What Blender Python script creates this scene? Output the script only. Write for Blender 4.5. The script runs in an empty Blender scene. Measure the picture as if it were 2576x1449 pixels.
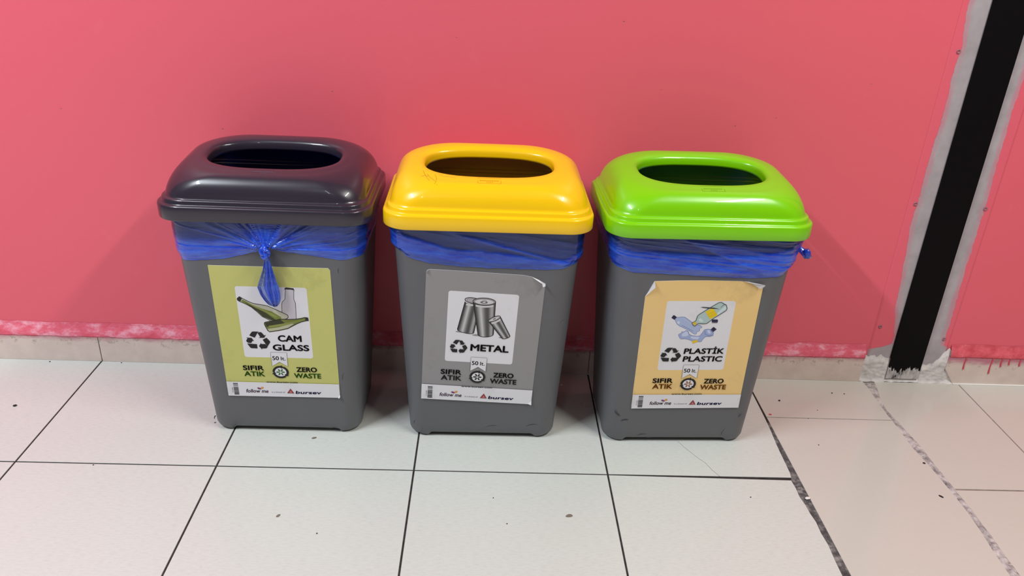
import bpy, bmesh, math, random
from mathutils import Vector, Matrix, noise
random.seed(7)
C = bpy.context.scene.collection
PI = math.pi

# ------------------------------------------------------------------ camera
W_PX, H_PX = 2576, 1449
F_PX, PITCH, ROLL, YAW = 2006.2, 0.44694, 0.04794, -0.04062
CAM = Vector((0.92984, -1.31589, 1.05230))
fw = Vector((0, math.cos(PITCH), -math.sin(PITCH))); rt = Vector((1, 0, 0)); up = Vector((0, math.sin(PITCH), math.cos(PITCH)))
Rz = Matrix.Rotation(YAW, 3, 'Z'); fw = Rz @ fw; rt = Rz @ rt; up = Rz @ up
r2 = math.cos(ROLL) * rt + math.sin(ROLL) * up
u2 = -math.sin(ROLL) * rt + math.cos(ROLL) * up
cd = bpy.data.cameras.new('camera'); cam = bpy.data.objects.new('camera', cd); C.objects.link(cam)
cd.sensor_fit = 'HORIZONTAL'; cd.sensor_width = 36.0; cd.lens = F_PX / W_PX * 36.0; cd.clip_start = 0.02
M = Matrix((r2, u2, -fw)).transposed().to_4x4(); M.translation = CAM
cam.matrix_world = M
bpy.context.scene.camera = cam

# ------------------------------------------------------------------ world, view
w = bpy.data.worlds.new('world'); bpy.context.scene.world = w; w.use_nodes = True
w.node_tree.nodes['Background'].inputs[0].default_value = (0.85, 0.9, 1, 1)
w.node_tree.nodes['Background'].inputs[1].default_value = 0.05
vs = bpy.context.scene.view_settings
vs.view_transform = 'Standard'; vs.look = 'None'; vs.gamma = 1.0; vs.exposure = 0.04; vs.use_curve_mapping = False
bpy.context.scene.cycles.max_bounces = 10
bpy.context.scene.cycles.transparent_max_bounces = 16

CEIL = 2.75
# (x, y, length along x, length along y, watts) of the ceiling tube lamps
LAMPS = [(-0.75, -1.05, 0.10, 1.2, 88, (0.86, 0.93, 1.0)), (2.35, -1.00, 0.10, 1.2, 56, (1.0, 0.98, 0.93)), (0.2, -3.2, 0.10, 1.2, 7, (0.92, 0.98, 1.0))]
for i, (x, y, lx, ly, wt, lc) in enumerate(LAMPS):
    l = bpy.data.lights.new('tube_light', 'AREA'); l.shape = 'RECTANGLE'; l.size = lx; l.size_y = ly; l.energy = wt
    l.color = lc
    o = bpy.data.objects.new('tube_light', l); o.location = (x, y, CEIL - 0.075); C.objects.link(o)

# ------------------------------------------------------------------ helpers
def lin(c):
    c = c / 255.0
    return c / 12.92 if c <= 0.04045 else ((c + 0.055) / 1.055) ** 2.4
def srgb(r, g, b): return (lin(r), lin(g), lin(b), 1.0)

class Nodes:
    def __init__(s, name):
        s.m = bpy.data.materials.new(name); s.m.use_nodes = True; s.t = s.m.node_tree; s.t.nodes.clear()
        s.out = s.n('ShaderNodeOutputMaterial')
    def n(s, kind, **kw):
        nd = s.t.nodes.new(kind)
        for k, v in kw.items(): setattr(nd, k, v)
        return nd
    def l(s, a, b): s.t.links.new(a, b)
    def coord(s, kind='Object'): return s.n('ShaderNodeTexCoord').outputs[kind]
    def noise(s, scale, detail=3, rough=0.5, vec=None, stretch=None):
        nd = s.n('ShaderNodeTexNoise'); nd.inputs['Scale'].default_value = scale; nd.inputs['Detail'].default_value = detail
        nd.inputs['Roughness'].default_value = rough
        v = vec or s.coord()
        if stretch:
            mp = s.n('ShaderNodeMapping'); mp.inputs['Scale'].default_value = stretch; s.l(v, mp.inputs[0]); v = mp.outputs[0]
        s.l(v, nd.inputs['Vector']); return nd.outputs['Fac']
    def ramp(s, fac, stops):
        r = s.n('ShaderNodeValToRGB'); el = r.color_ramp.elements
        while len(el) < len(stops): el.new(0.5)
        for e, (p, c) in zip(el, stops): e.position = p; e.color = c if len(c) == 4 else (*c, 1)
        s.l(fac, r.inputs[0]); return r.outputs[0]
    def mix(s, fac, a, b, mode='MIX'):
        m = s.n('ShaderNodeMix', data_type='RGBA', blend_type=mode)
        for sock, v in ((m.inputs['Factor'], fac), (m.inputs['A'], a), (m.inputs['B'], b)):
            if isinstance(v, (int, float, tuple)): sock.default_value = v
            else: s.l(v, sock)
        return m.outputs['Result']
    def math(s, op, a, b=0.0, clamp=False):
        m = s.n('ShaderNodeMath', operation=op); m.use_clamp = clamp
        for sock, v in ((m.inputs[0], a), (m.inputs[1], b)):
            if isinstance(v, (int, float)): sock.default_value = v
            else: s.l(v, sock)
        return m.outputs[0]
    def bump(s, h, strength=0.3, dist=0.001, normal=None):
        b = s.n('ShaderNodeBump'); b.inputs['Strength'].default_value = strength; b.inputs['Distance'].default_value = dist
        s.l(h, b.inputs['Height'])
        if normal is not None: s.l(normal, b.inputs['Normal'])
        return b.outputs[0]
    def pbr(s, col, rough=0.5, normal=None, spec=0.5, coat=0.0, metal=0.0, link=True):
        p = s.n('ShaderNodeBsdfPrincipled')
        for k, v in (('Base Color', col), ('Roughness', rough), ('Specular IOR Level', spec), ('Coat Weight', coat), ('Metallic', metal)):
            if isinstance(v, (int, float, tuple)): p.inputs[k].default_value = v
            else: s.l(v, p.inputs[k])
        if normal is not None: s.l(normal, p.inputs['Normal'])
        if link: s.l(p.outputs[0], s.out.inputs[0])
        return p

def link_mesh(name, verts, faces, mats, parent=None, smooth=False, fmat=None):
    me = bpy.data.meshes.new(name); me.from_pydata([tuple(v) for v in verts], [], faces)
    for m in (mats if isinstance(mats, (list, tuple)) else [mats]): me.materials.append(m)
    if fmat: me.polygons.foreach_set('material_index', fmat)
    if smooth: me.polygons.foreach_set('use_smooth', [True] * len(me.polygons))
    me.update()
    o = bpy.data.objects.new(name, me); C.objects.link(o)
    if parent: o.parent = parent
    return o
def tag(o, label=None, cat=None, group=None, kind=None):
    if label: o['label'] = label
    if cat: o['category'] = cat
    if group: o['group'] = group
    if kind: o['kind'] = kind
    return o
def empty(name, loc, rz=0.0):
    o = bpy.data.objects.new(name, None); C.objects.link(o); o.location = loc; o.rotation_euler = (0, 0, rz)
    o.empty_display_size = 0.1; return o
class MB:
    """collects shapes, builds one mesh"""
    def __init__(s): s.v = []; s.f = []; s.m = []
    def add(s, vs, fs, mi=0):
        b = len(s.v); s.v += [tuple(v) for v in vs]; s.f += [tuple(i + b for i in f) for f in fs]; s.m += [mi] * len(fs)
    def box(s, x0, x1, y0, y1, z0, z1, mi=0):
        s.add([(x, y, z) for z in (z0, z1) for y in (y0, y1) for x in (x0, x1)],
              [(0, 2, 3, 1), (4, 5, 7, 6), (0, 1, 5, 4), (2, 6, 7, 3), (0, 4, 6, 2), (1, 3, 7, 5)], mi)
    def prism(s, poly, z0, z1, mi=0, bevel=0.0):
        """floor polygon (ccw) extruded up, with an inset bevel on top"""
        n = len(poly); cx = sum(p[0] for p in poly) / n; cy = sum(p[1] for p in poly) / n
        vs = [(x, y, z0) for x, y in poly] + [(x, y, z1 - bevel) for x, y in poly]
        fs = [(i, (i + 1) % n, n + (i + 1) % n, n + i) for i in range(n)]
        if bevel:
            tp = []
            for i in range(n):
                a = Vector(poly[i - 1]); b = Vector(poly[i]); c = Vector(poly[(i + 1) % n])
                d1 = (b - a).normalized(); d2 = (c - b).normalized()
                nn = Vector((-d1.y - d2.y, d1.x + d2.x)); nn.normalize(); tp.append((b.x + nn.x * bevel, b.y + nn.y * bevel, z1))
            vs += tp; fs += [(n + i, n + (i + 1) % n, 2 * n + (i + 1) % n, 2 * n + i) for i in range(n)]
            fs.append(tuple(range(2 * n, 3 * n)))
        else: fs.append(tuple(range(n, 2 * n)))
        s.add(vs, fs, mi)
    def tube(s, pts, rad, seg=10, mi=0, closed=False):
        n = len(pts); vs = []; fs = []; pts = [Vector(p) for p in pts]; prev = None
        for i, p in enumerate(pts):
            a = pts[(i - 1) % n] if (closed or i > 0) else p; b = pts[(i + 1) % n] if (closed or i < n - 1) else p
            d = (b - a).normalized(); ref = prev if prev else (Vector((0, 0, 1)) if abs(d.z) < .9 else Vector((1, 0, 0)))
            e1 = (ref - d * ref.dot(d)).normalized(); prev = e1; e2 = d.cross(e1)
            r = rad(i / (n - 1)) if callable(rad) else rad
            vs += [p + (e1 * math.cos(2 * PI * k / seg) + e2 * math.sin(2 * PI * k / seg)) * r for k in range(seg)]
        for i in range(n if closed else n - 1):
            j = (i + 1) % n
            fs += [(i * seg + k, i * seg + (k + 1) % seg, j * seg + (k + 1) % seg, j * seg + k) for k in range(seg)]
        if not closed:
            fs += [tuple(range(seg))[::-1], tuple((n - 1) * seg + k for k in range(seg))]
        s.add(vs, fs, mi)
    def build(s, name, mats, parent=None, smooth=False): return link_mesh(name, s.v, s.f, mats, parent, smooth, s.m)
def smooth01(t): t = max(0.0, min(1.0, t)); return t * t * (3 - 2 * t)
def interp(x, pts):
    if x <= pts[0][0]: return pts[0][1]
    for (a, va), (b, vb) in zip(pts, pts[1:]):
        if x <= b: return va + (vb - va) * (x - a) / (b - a)
    return pts[-1][1]
def nz(x, y=0.0, z=0.0): return noise.noise(Vector((x, y, z)))

# ------------------------------------------------------------------ materials of the place
PINK = srgb(235, 102, 119)
def mat_wall():
    n = Nodes('pink_wall_paint')
    big = n.noise(1.3, 3, .55); fine = n.noise(260, 2, .6); mid = n.noise(22, 4, .6)
    col = n.mix(n.ramp(big, [(.35, (0, 0, 0)), (.65, (1, 1, 1))]), PINK, srgb(236, 103, 116))
    col = n.mix(n.ramp(mid, [(.62, (0, 0, 0)), (.75, (.25, .25, .25))]), col, srgb(239, 113, 127))
    b = n.bump(fine, .10, .001); b = n.bump(mid, .08, .003, b)
    n.pbr(col, .42, b, .35); return n.m
def mat_ledge():
    n = Nodes('chalky_pink_mortar')
    a = n.noise(38, 5, .7, stretch=(.5, 1, 1)); z = n.n('ShaderNodeSeparateXYZ'); n.l(n.coord(), z.inputs[0])
    col = n.ramp(a, [(.3, srgb(214, 78, 96)), (.5, srgb(226, 104, 124)), (.66, srgb(240, 170, 186)), (.8, srgb(170, 90, 105))])
    n.pbr(col, .6, n.bump(a, .5, .003), .3); return n.m
def mat_skirt():
    n = Nodes('beige_skirting_tile')
    sep = n.n('ShaderNodeSeparateXYZ'); n.l(n.coord(), sep.inputs[0])
    a = n.noise(30, 4, .6); st = n.noise(14, 4, .7, stretch=(1, 1, 2.5))
    col = n.ramp(a, [(.3, srgb(214, 196, 186)), (.7, srgb(226, 208, 198))])
    # dried wash of paint along the top edge of the tile
    zz = n.math('ADD', sep.outputs[2], n.math('MULTIPLY', n.math('SUBTRACT', st, .5), .028))
    e = n.ramp(zz, [(.056, (0, 0, 0)), (.064, (.6, .6, .6)), (.07, (1, 1, 1))])
    col = n.mix(e, col, srgb(190, 120, 135))
    st2 = n.noise(60, 4, .7); d = n.math('MULTIPLY', n.ramp(st2, [(.56, (0, 0, 0)), (.6, (1, 1, 1))]), n.ramp(zz, [(.04, (0, 0, 0)), (.055, (1, 1, 1))]))
    col = n.mix(n.math('MULTIPLY', d, .5), col, srgb(140, 128, 100))
    n.pbr(col, .3, n.bump(a, .05, .001), .4); return n.m
def mat_tile(name, c1, c2, rough, fib, stain):
    n = Nodes(name)
    f = n.noise(420, 3, .6, stretch=(.18, 1, 1)); big = n.noise(2.2, 4, .6); g = n.noise(95, 4, .75); sp = n.noise(650, 2, .5)
    col = n.mix(big, c1, c2)
    col = n.mix(n.math('MULTIPLY', n.ramp(f, [(.35, (1, 1, 1)), (.55, (0, 0, 0))]), fib), col, srgb(150, 143, 134))
    col = n.mix(n.math('MULTIPLY', n.ramp(g, [(.66, (0, 0, 0)), (.78, (1, 1, 1))]), stain), col, srgb(130, 122, 112))
    r = n.math('ADD', n.math('MULTIPLY', n.noise(9, 4, .6), .16), rough - .08)
    n.pbr(col, r, n.bump(f, .12, .0006), .45); return n.m
def mat_noise(name, stops, scale, rough=.7, bump=.5, dist=.003, stretch=None, detail=5, spec=.3):
    n = Nodes(name); a = n.noise(scale, detail, .65, stretch=stretch)
    n.pbr(n.ramp(a, stops), rough, n.bump(a, bump, dist), spec); return n.m
def mat_plain(name, col, rough=.5, spec=.5, metal=0, bump=0, bscale=200):
    n = Nodes(name); a = n.noise(bscale, 3, .6)
    c = n.mix(n.math('MULTIPLY', a, .12), col, (col[0] * .6, col[1] * .6, col[2] * .6, 1))
    n.pbr(c, rough, n.bump(a, bump, .001) if bump else None, spec, 0, metal); return n.m

WALL_Y = 0.4015; SK_Y = 0.3916
M_wall = mat_wall(); M_ledge = mat_ledge(); M_skirt = mat_skirt()
M_tileL = mat_tile('matt_cream_floor_tile', srgb(202, 206, 199), srgb(207, 210, 204), .30, .14, .10)
M_tileR = mat_tile('glossy_beige_floor_tile', srgb(195, 194, 184), srgb(201, 197, 188), .15, .04, .08)
M_grout = mat_noise('dark_dirty_grout', [(.3, srgb(28, 25, 26)), (.7, srgb(60, 54, 53))], 60)
M_groutR = mat_noise('brown_grey_grout', [(.3, srgb(105, 92, 84)), (.7, srgb(150, 136, 126))], 60)
M_joint5 = mat_noise('dirty_joint_filler', [(.3, srgb(44, 43, 44)), (.52, srgb(92, 90, 90)), (.7, srgb(150, 146, 142))], 55)
M_mortar = mat_noise('smeared_joint_mortar', [(.3, srgb(96, 92, 92)), (.46, srgb(160, 154, 152)), (.62, srgb(205, 198, 196)), (.75, srgb(128, 120, 118))], 48)
M_white = mat_plain('white_paint', srgb(225, 222, 216), .6)
M_ceil = mat_plain('ceiling_grey_white', srgb(150, 150, 150), .8)
M_roomwall = mat_plain('dim_grey_wall_paint', srgb(104, 104, 106), .8)

# ------------------------------------------------------------------ floor
X0, X1, YB = -3.4, 4.4, -4.2
fl = MB(); g = .0018
def tile(x0, x1, y0, y1, mi): fl.prism([(x0, y0), (x1, y0), (x1, y1), (x0, y1)], -.006, 0, mi, .0007)
xs = [-.4 * k for k in range(8, 0, -1)] + [0, .4, .8, 1.2]
L5r = [(1.5985, .3916), (1.598, .30), (1.5975, .245), (1.597, .218), (1.5955, .171), (1.592, .12), (1.591, .093), (1.590, .055), (1.589, .02), (1.5865, .0035)]
L5r2 = [(1.583, -.006), (1.5845, -.03), (1.583, -.055), (1.5865, -.083), (1.587, -.105), (1.590, -.13), (1.5885, -.16), (1.5905, -.191), (1.588, -.23), (1.587, -.268), (1.590, -.33), (1.588, -.398)]
rows = [(0, .3916)] + [(-.4 * (k + 1), -.4 * k) for k in range(10)]
for (ya, yb) in rows:
    for i, x in enumerate(xs):
        if x == 1.2:
            if ya == 0: pl = L5r
            elif yb == 0: pl = L5r2
            else: pl = [(1.59, yb - g), (1.59, ya + g)]
            pl = [(a, min(b, yb - (g if ya != 0 else 0))) for a, b in pl]
            poly = [(x + g, ya + g)] + [(a, max(b, ya + g)) for a, b in reversed(pl)] + [(x + g, yb - (g if yb <= 0 else 0))]
            fl.prism(poly, -.006, 0, 0, .0007)
        else: tile(x + g, x + .4 - g, ya + g, yb - (g if yb <= 0 else 0), 0)
# strip of tiles between the two wide joints
L6l = [(1.903, .3916), (1.905, .36), (1.902, .30), (1.901, .237), (1.902, .18), (1.901, .115), (1.908, .04), (1.911, -.027), (1.912, -.09), (1.909, -.142), (1.903, -.20), (1.899, -.261), (1.899, -.375)]
seg_a = [p for p in L6l if p[1] > .224]; seg_b = [p for p in L6l if p[1] < .22]
fl.prism([(1.602, .2233), (1.901, .2233)] + [(a - .001, b) for a, b in reversed(seg_a)] + [(1.602, .3916)], -.006, 0, 1, .0006)
fl.prism([(1.603, -.377)] + [(a - .001, b) for a, b in reversed(seg_b)] + [(1.901, .2207), (1.602, .2207)], -.006, 0, 1, .0006)
for k in range(1, 10): tile(1.603, 1.899, -.377 - .4 * k + 2 * g, -.377 - .4 * (k - 1) - g, 1)
# right field
L6r = [(1.932, .3916), (1.926, .36), (1.912, .31), (1.906, .262), (1.911, .23), (1.914, .207), (1.917, .165), (1.921, .121), (1.920, .052), (1.921, .01), (1.922, -.0215)]
L6r2 = [(1.921, -.026), (1.924, -.086), (1.921, -.12), (1.922, -.154), (1.918, -.205), (1.917, -.261), (1.920, -.42)]
fl.prism(L6r + [(2.1485, -.0215), (2.1485, .3916)], -.006, 0, 1, .0006)
fl.prism(L6r2 + [(2.1485, -.42), (2.1485, -.0250)], -.006, 0, 1, .0006)
for k in range(1, 6):
    x = 2.1515 + .4 * (k - 1); tile(x, x + .397, -.0215, .3916, 1); tile(x, x + .397, -.42, -.0250, 1)
for r in range(1, 10):
    tile(1.92, 2.1485, -.42 - .4 * r + .003, -.42 - .4 * (r - 1) - .002, 1)
    for k in range(1, 6): x = 2.1515 + .4 * (k - 1); tile(x, x + .397, -.42 - .4 * r + .003, -.42 - .4 * (r - 1) - .002, 1)
# grout beds
fl.box(X0, 1.604, YB, .3916, -.03, -.0012, 2); fl.box(1.604, X1, YB, .3916, -.03, -.0010, 3)
def filler(left, right, ya, yb, mi, hgt, n=150):
    L = sorted([(b, a) for a, b in left]); R = sorted([(b, a) for a, b in right]); vs = []; fs = []; m = 8
    for i in range(n + 1):
        y = ya + (yb - ya) * i / n; a = interp(y, L) - .0015; b = interp(y, R) + .0015
        for j in range(m + 1):
            x = a + (b - a) * j / m; vs.append((x, y, -.0010 + hgt * (.5 + nz(x * 160, y * 90, 3)) * math.sin(PI * j / m)))
    for i in range(n):
        for j in range(m): q = i * (m + 1) + j; fs.append((q, q + 1, q + m + 2, q + m + 1))
    fl.add(vs, fs, mi)
filler([(x + .0015, y) for x, y in L5r + L5r2], [(1.602, .39), (1.602, -.4)], -.39, .20, 4, .0012)
filler(L6l, L6r + L6r2, -.37, .385, 5, .0038)
# hairline crack across one tile
ck = [(1.371, .12), (1.380, .101), (1.393, .078), (1.402, .063), (1.415, .045), (1.424, .021), (1.435, .001)]
for a, b in zip(ck, ck[1:]):
    fl.add([(a[0] - .0004, a[1], .0002), (a[0] + .0004, a[1], .0002), (b[0] + .0004, b[1], .0002), (b[0] - .0004, b[1], .0002)], [(0, 3, 2, 1)], 3)
floor = fl.build('floor', [M_tileL, M_tileR, M_grout, M_groutR, M_joint5, M_mortar]); tag(floor, kind='structure')

# ------------------------------------------------------------------ walls, ceiling
def struct(name, mb, mats, smooth=False): return tag(mb.build(name, mats, None, smooth), kind='structure')
b = MB(); b.box(X0, X1, WALL_Y, WALL_Y + .1, 0, CEIL)
for x, z, r in [(1.471, .638, .0022), (1.204, .846, .0025), (.357, .589, .0024), (.597, .679, .002), (1.558, .659, .0018), (.02, .62, .0018), (.86, .80, .0016), (1.75, .74, .0016), (1.30, .71, .0014)]:  # wall dimples as flat dots, a darker one over a paler one set lower
    b.add([(x + r * (1 + .3 * math.sin(3 * k)) * math.cos(k * PI / 5), WALL_Y - .0002, z + r * .7 * math.sin(k * PI / 5)) for k in range(10)], [tuple(range(10))], 1)
    b.add([(x + r * 1.25 * math.cos(k * PI / 5), WALL_Y - .0001, z - r * .3 + r * math.sin(k * PI / 5)) for k in range(10)], [tuple(range(10))], 2)
struct('wall_back', b, [M_wall, mat_plain('dark_dimple_dot', srgb(196, 84, 98), .6), mat_plain('pale_dimple_dot', srgb(238, 128, 140), .5)])
b = MB(); b.box(X0 - .1, X0, YB, WALL_Y, 0, CEIL); struct('wall_left', b, M_roomwall)
b = MB(); b.box(X1, X1 + .1, YB, WALL_Y, 0, CEIL); struct('wall_right', b, M_roomwall)
b = MB(); b.box(X0, X1, YB - .1, YB, 0, CEIL); struct('wall_front', b, M_roomwall)
b = MB(); b.box(X0 - .1, X1 + .1, YB - .1, WALL_Y + .1, CEIL, CEIL + .1); struct('ceiling', b, M_ceil)

# skirting: tiles with a mortar ledge sloping back to the wall
def skirting(name, x0, x1, joints, zt, ledge, mats, cut=0):
    s = MB(); xs = [x0] + joints + [x1]
    for a, c in zip(xs, xs[1:]):
        a += .0012 if a != x0 else 0; c -= .0012 if c != x1 else 0
        if cut and a == x0:
            s.add([(a + cut, SK_Y, 0), (c, SK_Y, 0), (c, SK_Y, zt), (a, SK_Y, zt), (a - .003, SK_Y, zt * .55),
                   (a + cut, WALL_Y, 0), (c, WALL_Y, 0), (c, WALL_Y, zt), (a, WALL_Y, zt), (a - .003, WALL_Y, zt * .55)],
                  [(0, 1, 2, 3, 4), (3, 2, 7, 8), (0, 4, 9, 5), (4, 3, 8, 9), (1, 6, 7, 2)], 0)
        else: s.box(a, c, SK_Y, WALL_Y, 0, zt, 0)
    s.box(x0 + cut, x1, SK_Y + .001, WALL_Y, 0, zt - .001, 2)
    n = int((x1 - x0) / .006); rows = []
    m = 7
    for i in range(n + 1):
        x = x0 + (x1 - x0) * i / n; wob = .0025 * nz(x * 22, 1) + .0012 * nz(x * 90, 4); w2 = .004 * nz(x * 14, 7) + .0015 * nz(x * 80, 9)
        for j in range(m + 1):
            t = j / m; z = zt - .003 + wob + (ledge + w2 - wob + .003) * t
            y = SK_Y - .0022 * (1 - t) ** .5 + (WALL_Y - .0006 - SK_Y) * smooth01(max(0, (t - .12) / .88)) + .0006 * nz(x * 150, z * 150)
            rows.append((x, y if j else SK_Y + .001, z))
    s.add(rows, [(i * (m + 1) + j, (i + 1) * (m + 1) + j, (i + 1) * (m + 1) + j + 1, i * (m + 1) + j + 1) for i in range(n) for j in range(m)], 1)
    return s
s = skirting('baseboard_left', X0, 1.892, [-2.0, -1.6, -1.2, -.8, -.4, .002, .4, .8, 1.2, 1.6], .068, .034, None)
struct('baseboard_left', s, [M_skirt, M_ledge, M_groutR], False)
M_pinkgloss = mat_plain('wet_look_pink_paint', srgb(205, 74, 86), .35, .5, bump=.1)
s = skirting('baseboard_right', 2.108, X1, [2.5, 2.9, 3.3, 3.7, 4.1], .078, .032, None, cut=.028)
for x, z0, z1 in [(2.149, .082, .045), (2.2175, .082, .034), (2.2425, .082, .055), (2.2625, .08, .061), (2.29, .082, .058)]:
    s.tube([(x + .0006 * math.sin(k), SK_Y - .0008, z0 + (z1 - z0) * k / 8) for k in range(9)], lambda t: .0014 + .0008 * t ** 3, 8, 3)
s.box(2.134, X1, SK_Y - .006, SK_Y + .001, -.0005, .0022, 4)
struct('baseboard_right', s, [M_skirt, mat_noise('fresh_pink_ledge', [(.3, srgb(196, 70, 82)), (.6, srgb(222, 98, 110)), (.8, srgb(232, 150, 160))], 40), M_groutR, M_pinkgloss, M_white])

# ------------------------------------------------------------------ expansion joint cover
ej = empty('expansion_joint_cover', (2.0, WALL_Y, 0))
tag(ej, 'black rubber expansion joint strip in grey metal flanges on the pink wall', 'joint cover')
EY = -WALL_Y; PL = .3995
def mat_flange(side):
    n = Nodes('part_painted_metal_flange_' + side)
    at = n.n('ShaderNodeAttribute', attribute_name='edge'); d = at.outputs['Fac']
    rag = n.noise(75, 5, .75, stretch=(1, 1, .35)); wave = n.noise(9, 2, .5)
    d = n.math('ADD', d, n.math('ADD', n.math('MULTIPLY', n.math('SUBTRACT', rag, .5), .012), n.math('MULTIPLY', n.math('SUBTRACT', wave, .5), .008)))
    dd = n.math('ADD', n.math('MULTIPLY', d, 10), .5)
    a = n.noise(20, 4, .6)
    grey = n.ramp(a, [(.35, srgb(166, 158, 162)), (.65, srgb(182, 174, 178))])
    thin = n.mix(n.ramp(n.noise(11, 3, .6), [(.4, (.35, .35, .35)), (.6, (.9, .9, .9))]), grey, srgb(200, 138, 152))
    c = n.mix(n.ramp(dd, [(.36, (0, 0, 0)), (.44, (1, 1, 1))]), grey, thin)
    c = n.mix(n.ramp(dd, [(.497, (0, 0, 0)), (.503, (1, 1, 1))]), c, PINK)
    pa = n.ramp(dd, [(.497, (0, 0, 0)), (.503, (1, 1, 1))])
    n.pbr(c, .42, n.bump(n.math('ADD', pa, n.math('MULTIPLY', n.noise(200, 2), .2)), .5, .0012), .4); return n.m
def flange(side, x_in, x_out, bnd):
    n, m = 260, 14; vs = []; fs = []; ed = []
    sg = -1 if side == 'left' else 1
    for i in range(n + 1):
        z = .022 + (CEIL - .022) * (i / n) ** 2.2
        for j in range(m + 1):
            t = j / m; x = x_in + (x_out - x_in) * t
            y = PL - .0004 * math.sin(PI * t) if t < .97 else WALL_Y - .0003
            vs.append((x - 2.0, y + EY, z)); ed.append(sg * (x - interp(z, bnd)))
    for i in range(n):
        for j in range(m):
            q = i * (m + 1) + j; f = (q, q + 1, q + m + 2, q + m + 1); fs.append(f if side == 'right' else f[::-1])
    o = link_mesh('metal_flange', vs, fs, mat_flange(side), ej)
    a = o.data.attributes.new('edge', 'FLOAT', 'POINT'); a.data.foreach_set('value', ed); return o
flange('left', 1.960, 1.900, [(.06, 1.893), (.090, 1.896), (.099, 1.935), (.108, 1.953), (.13, 1.955), (.2, 1.938), (.3, 1.931), (.42, 1.919), (.49, 1.921), (.55, 1.919), (.66, 1.922), (.77, 1.920), (.82, 1.922), (.87, 1.914), (.92, 1.913), (3, 1.913)])
flange('right', 2.042, 2.100, [(.06, 2.106), (.096, 2.106), (.108, 2.088), (.14, 2.085), (.2, 2.084), (.35, 2.081), (.49, 2.079), (.58, 2.077), (.7, 2.074), (.77, 2.076), (3, 2.078)])
def mat_rubber():
    n = Nodes('black_rubber_smeared_at_foot')
    sep = n.n('ShaderNodeSeparateXYZ'); n.l(n.coord(), sep.inputs[0])
    st = n.noise(95, 4, .7, stretch=(1, 1, .16)); bl = n.noise(60, 4, .7, stretch=(1, 1, .4))
    s = n.math('ADD', n.math('MULTIPLY', sep.outputs[2], -17), n.math('ADD', n.math('MULTIPLY', st, 1.15), n.math('MULTIPLY', bl, .9)))
    f = n.ramp(s, [(.41, (0, 0, 0)), (.45, (1, 1, 1))])
    c = n.mix(f, srgb(9, 6, 9), n.ramp(bl, [(.36, srgb(34, 30, 34)), (.42, srgb(150, 146, 146)), (.6, srgb(208, 202, 200))]))
    n.pbr(c, .6, n.bump(f, .4, .001), .12); return n.m
s = MB(); s.box(1.960 - 2, 2.043 - 2, PL - .0062 + EY, WALL_Y + EY - .0002, .070, CEIL); s.box(1.960 - 2, 2.043 - 2, PL - .0062 + EY, PL - .0038 + EY, .010, .070)
s.build('rubber_strip', mat_rubber(), ej)
M_screw = mat_noise('painted_screw_head', [(.35, srgb(120, 96, 100)), (.65, srgb(196, 130, 142))], 300, .4)
M_hole = mat_plain('dark_screw_slot', srgb(26, 18, 18), .7)
for x, z in [(1.9185, .815), (1.9165, .475), (1.9135, .155), (2.0822, .469), (2.0822, .125)]:
    s = MB(); prof = [(.0019, 0), (.0022, .0016), (.0045, .0018), (.0048, .001), (.0048, -.0006)]; seg = 20
    vs = [(x - 2 + r * math.cos(2 * PI * k / seg), PL + EY - h, z + r * math.sin(2 * PI * k / seg)) for r, h in prof for k in range(seg)]
    s.add(vs, [(i * seg + k, i * seg + (k + 1) % seg, (i + 1) * seg + (k + 1) % seg, (i + 1) * seg + k) for i in range(len(prof) - 1) for k in range(seg)], 0)
    s.add([vs[k] for k in range(seg)], [tuple(range(seg))], 1)
    s.build('screw', [M_screw, M_hole], ej, True)

# mortar smeared around the foot of the strip
def mortar_patch(name, label, x0, x1, top, mat, depth=.011):
    n, m = 260, 44; vs = []; fs = []; xm = (x0 + x1) / 2
    for i in range(n + 1):
        for j in range(m + 1):
            t = i / n; v = j / m; x = x0 + (x1 - x0) * t
            zt = top(x) + .004 * nz(x * 130, 2) + .001 * nz(x * 420, 5) * (1 if x < 2.12 else .2); z = max(.001, zt) * v
            lump = .5 + .35 * nz(x * 34, z * 60, 5) + .25 * nz(x * 110, z * 150) + .05 * nz(x * 300, z * 300)
            e = min(1, min(t, 1 - t) * 30) ** .5 * smooth01((1 - v) * 3.2)
            if 1.957 < x < 2.046: lump = .1; e = min(e, .8)
            foot = (0 if 1.957 < x < 2.046 and z > .008 else .007) * max(0, 1 - z / .010) ** 2
            vs.append((x - xm, -(.0048 * e * (.45 + .8 * lump) + foot * (.6 + .5 * nz(x * 60, 8))) + .0004, z))
    for i in range(n):
        for j in range(m): q = i * (m + 1) + j; fs.append((q, q + m + 1, q + m + 2, q + 1))
    o = link_mesh(name, vs, fs, mat, None, True); o.location = (xm, PL - .0006, 0); return tag(o, label, 'mortar')
M_plaster = mat_noise('rough_grey_white_mortar', [(.25, srgb(150, 144, 142)), (.38, srgb(204, 199, 196)), (.58, srgb(226, 221, 218)), (.8, srgb(212, 200, 198))], 30, .85, .4, .002)
mortar_patch('mortar_patch', 'rough whitish mortar smeared around the foot of the black strip', 1.884, 2.150,
    lambda x: interp(x, [(1.884, .060), (1.896, .074), (1.905, .070), (1.918, .076), (1.925, .071), (1.934, .080), (1.943, .071), (1.955, .066), (1.99, .060), (2.04, .052), (2.055, .050), (2.07, .056), (2.085, .070), (2.094, .088), (2.104, .098), (2.114, .092), (2.122, .04), (2.13, .022), (2.138, .010), (2.150, .004)]), M_plaster)

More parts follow.
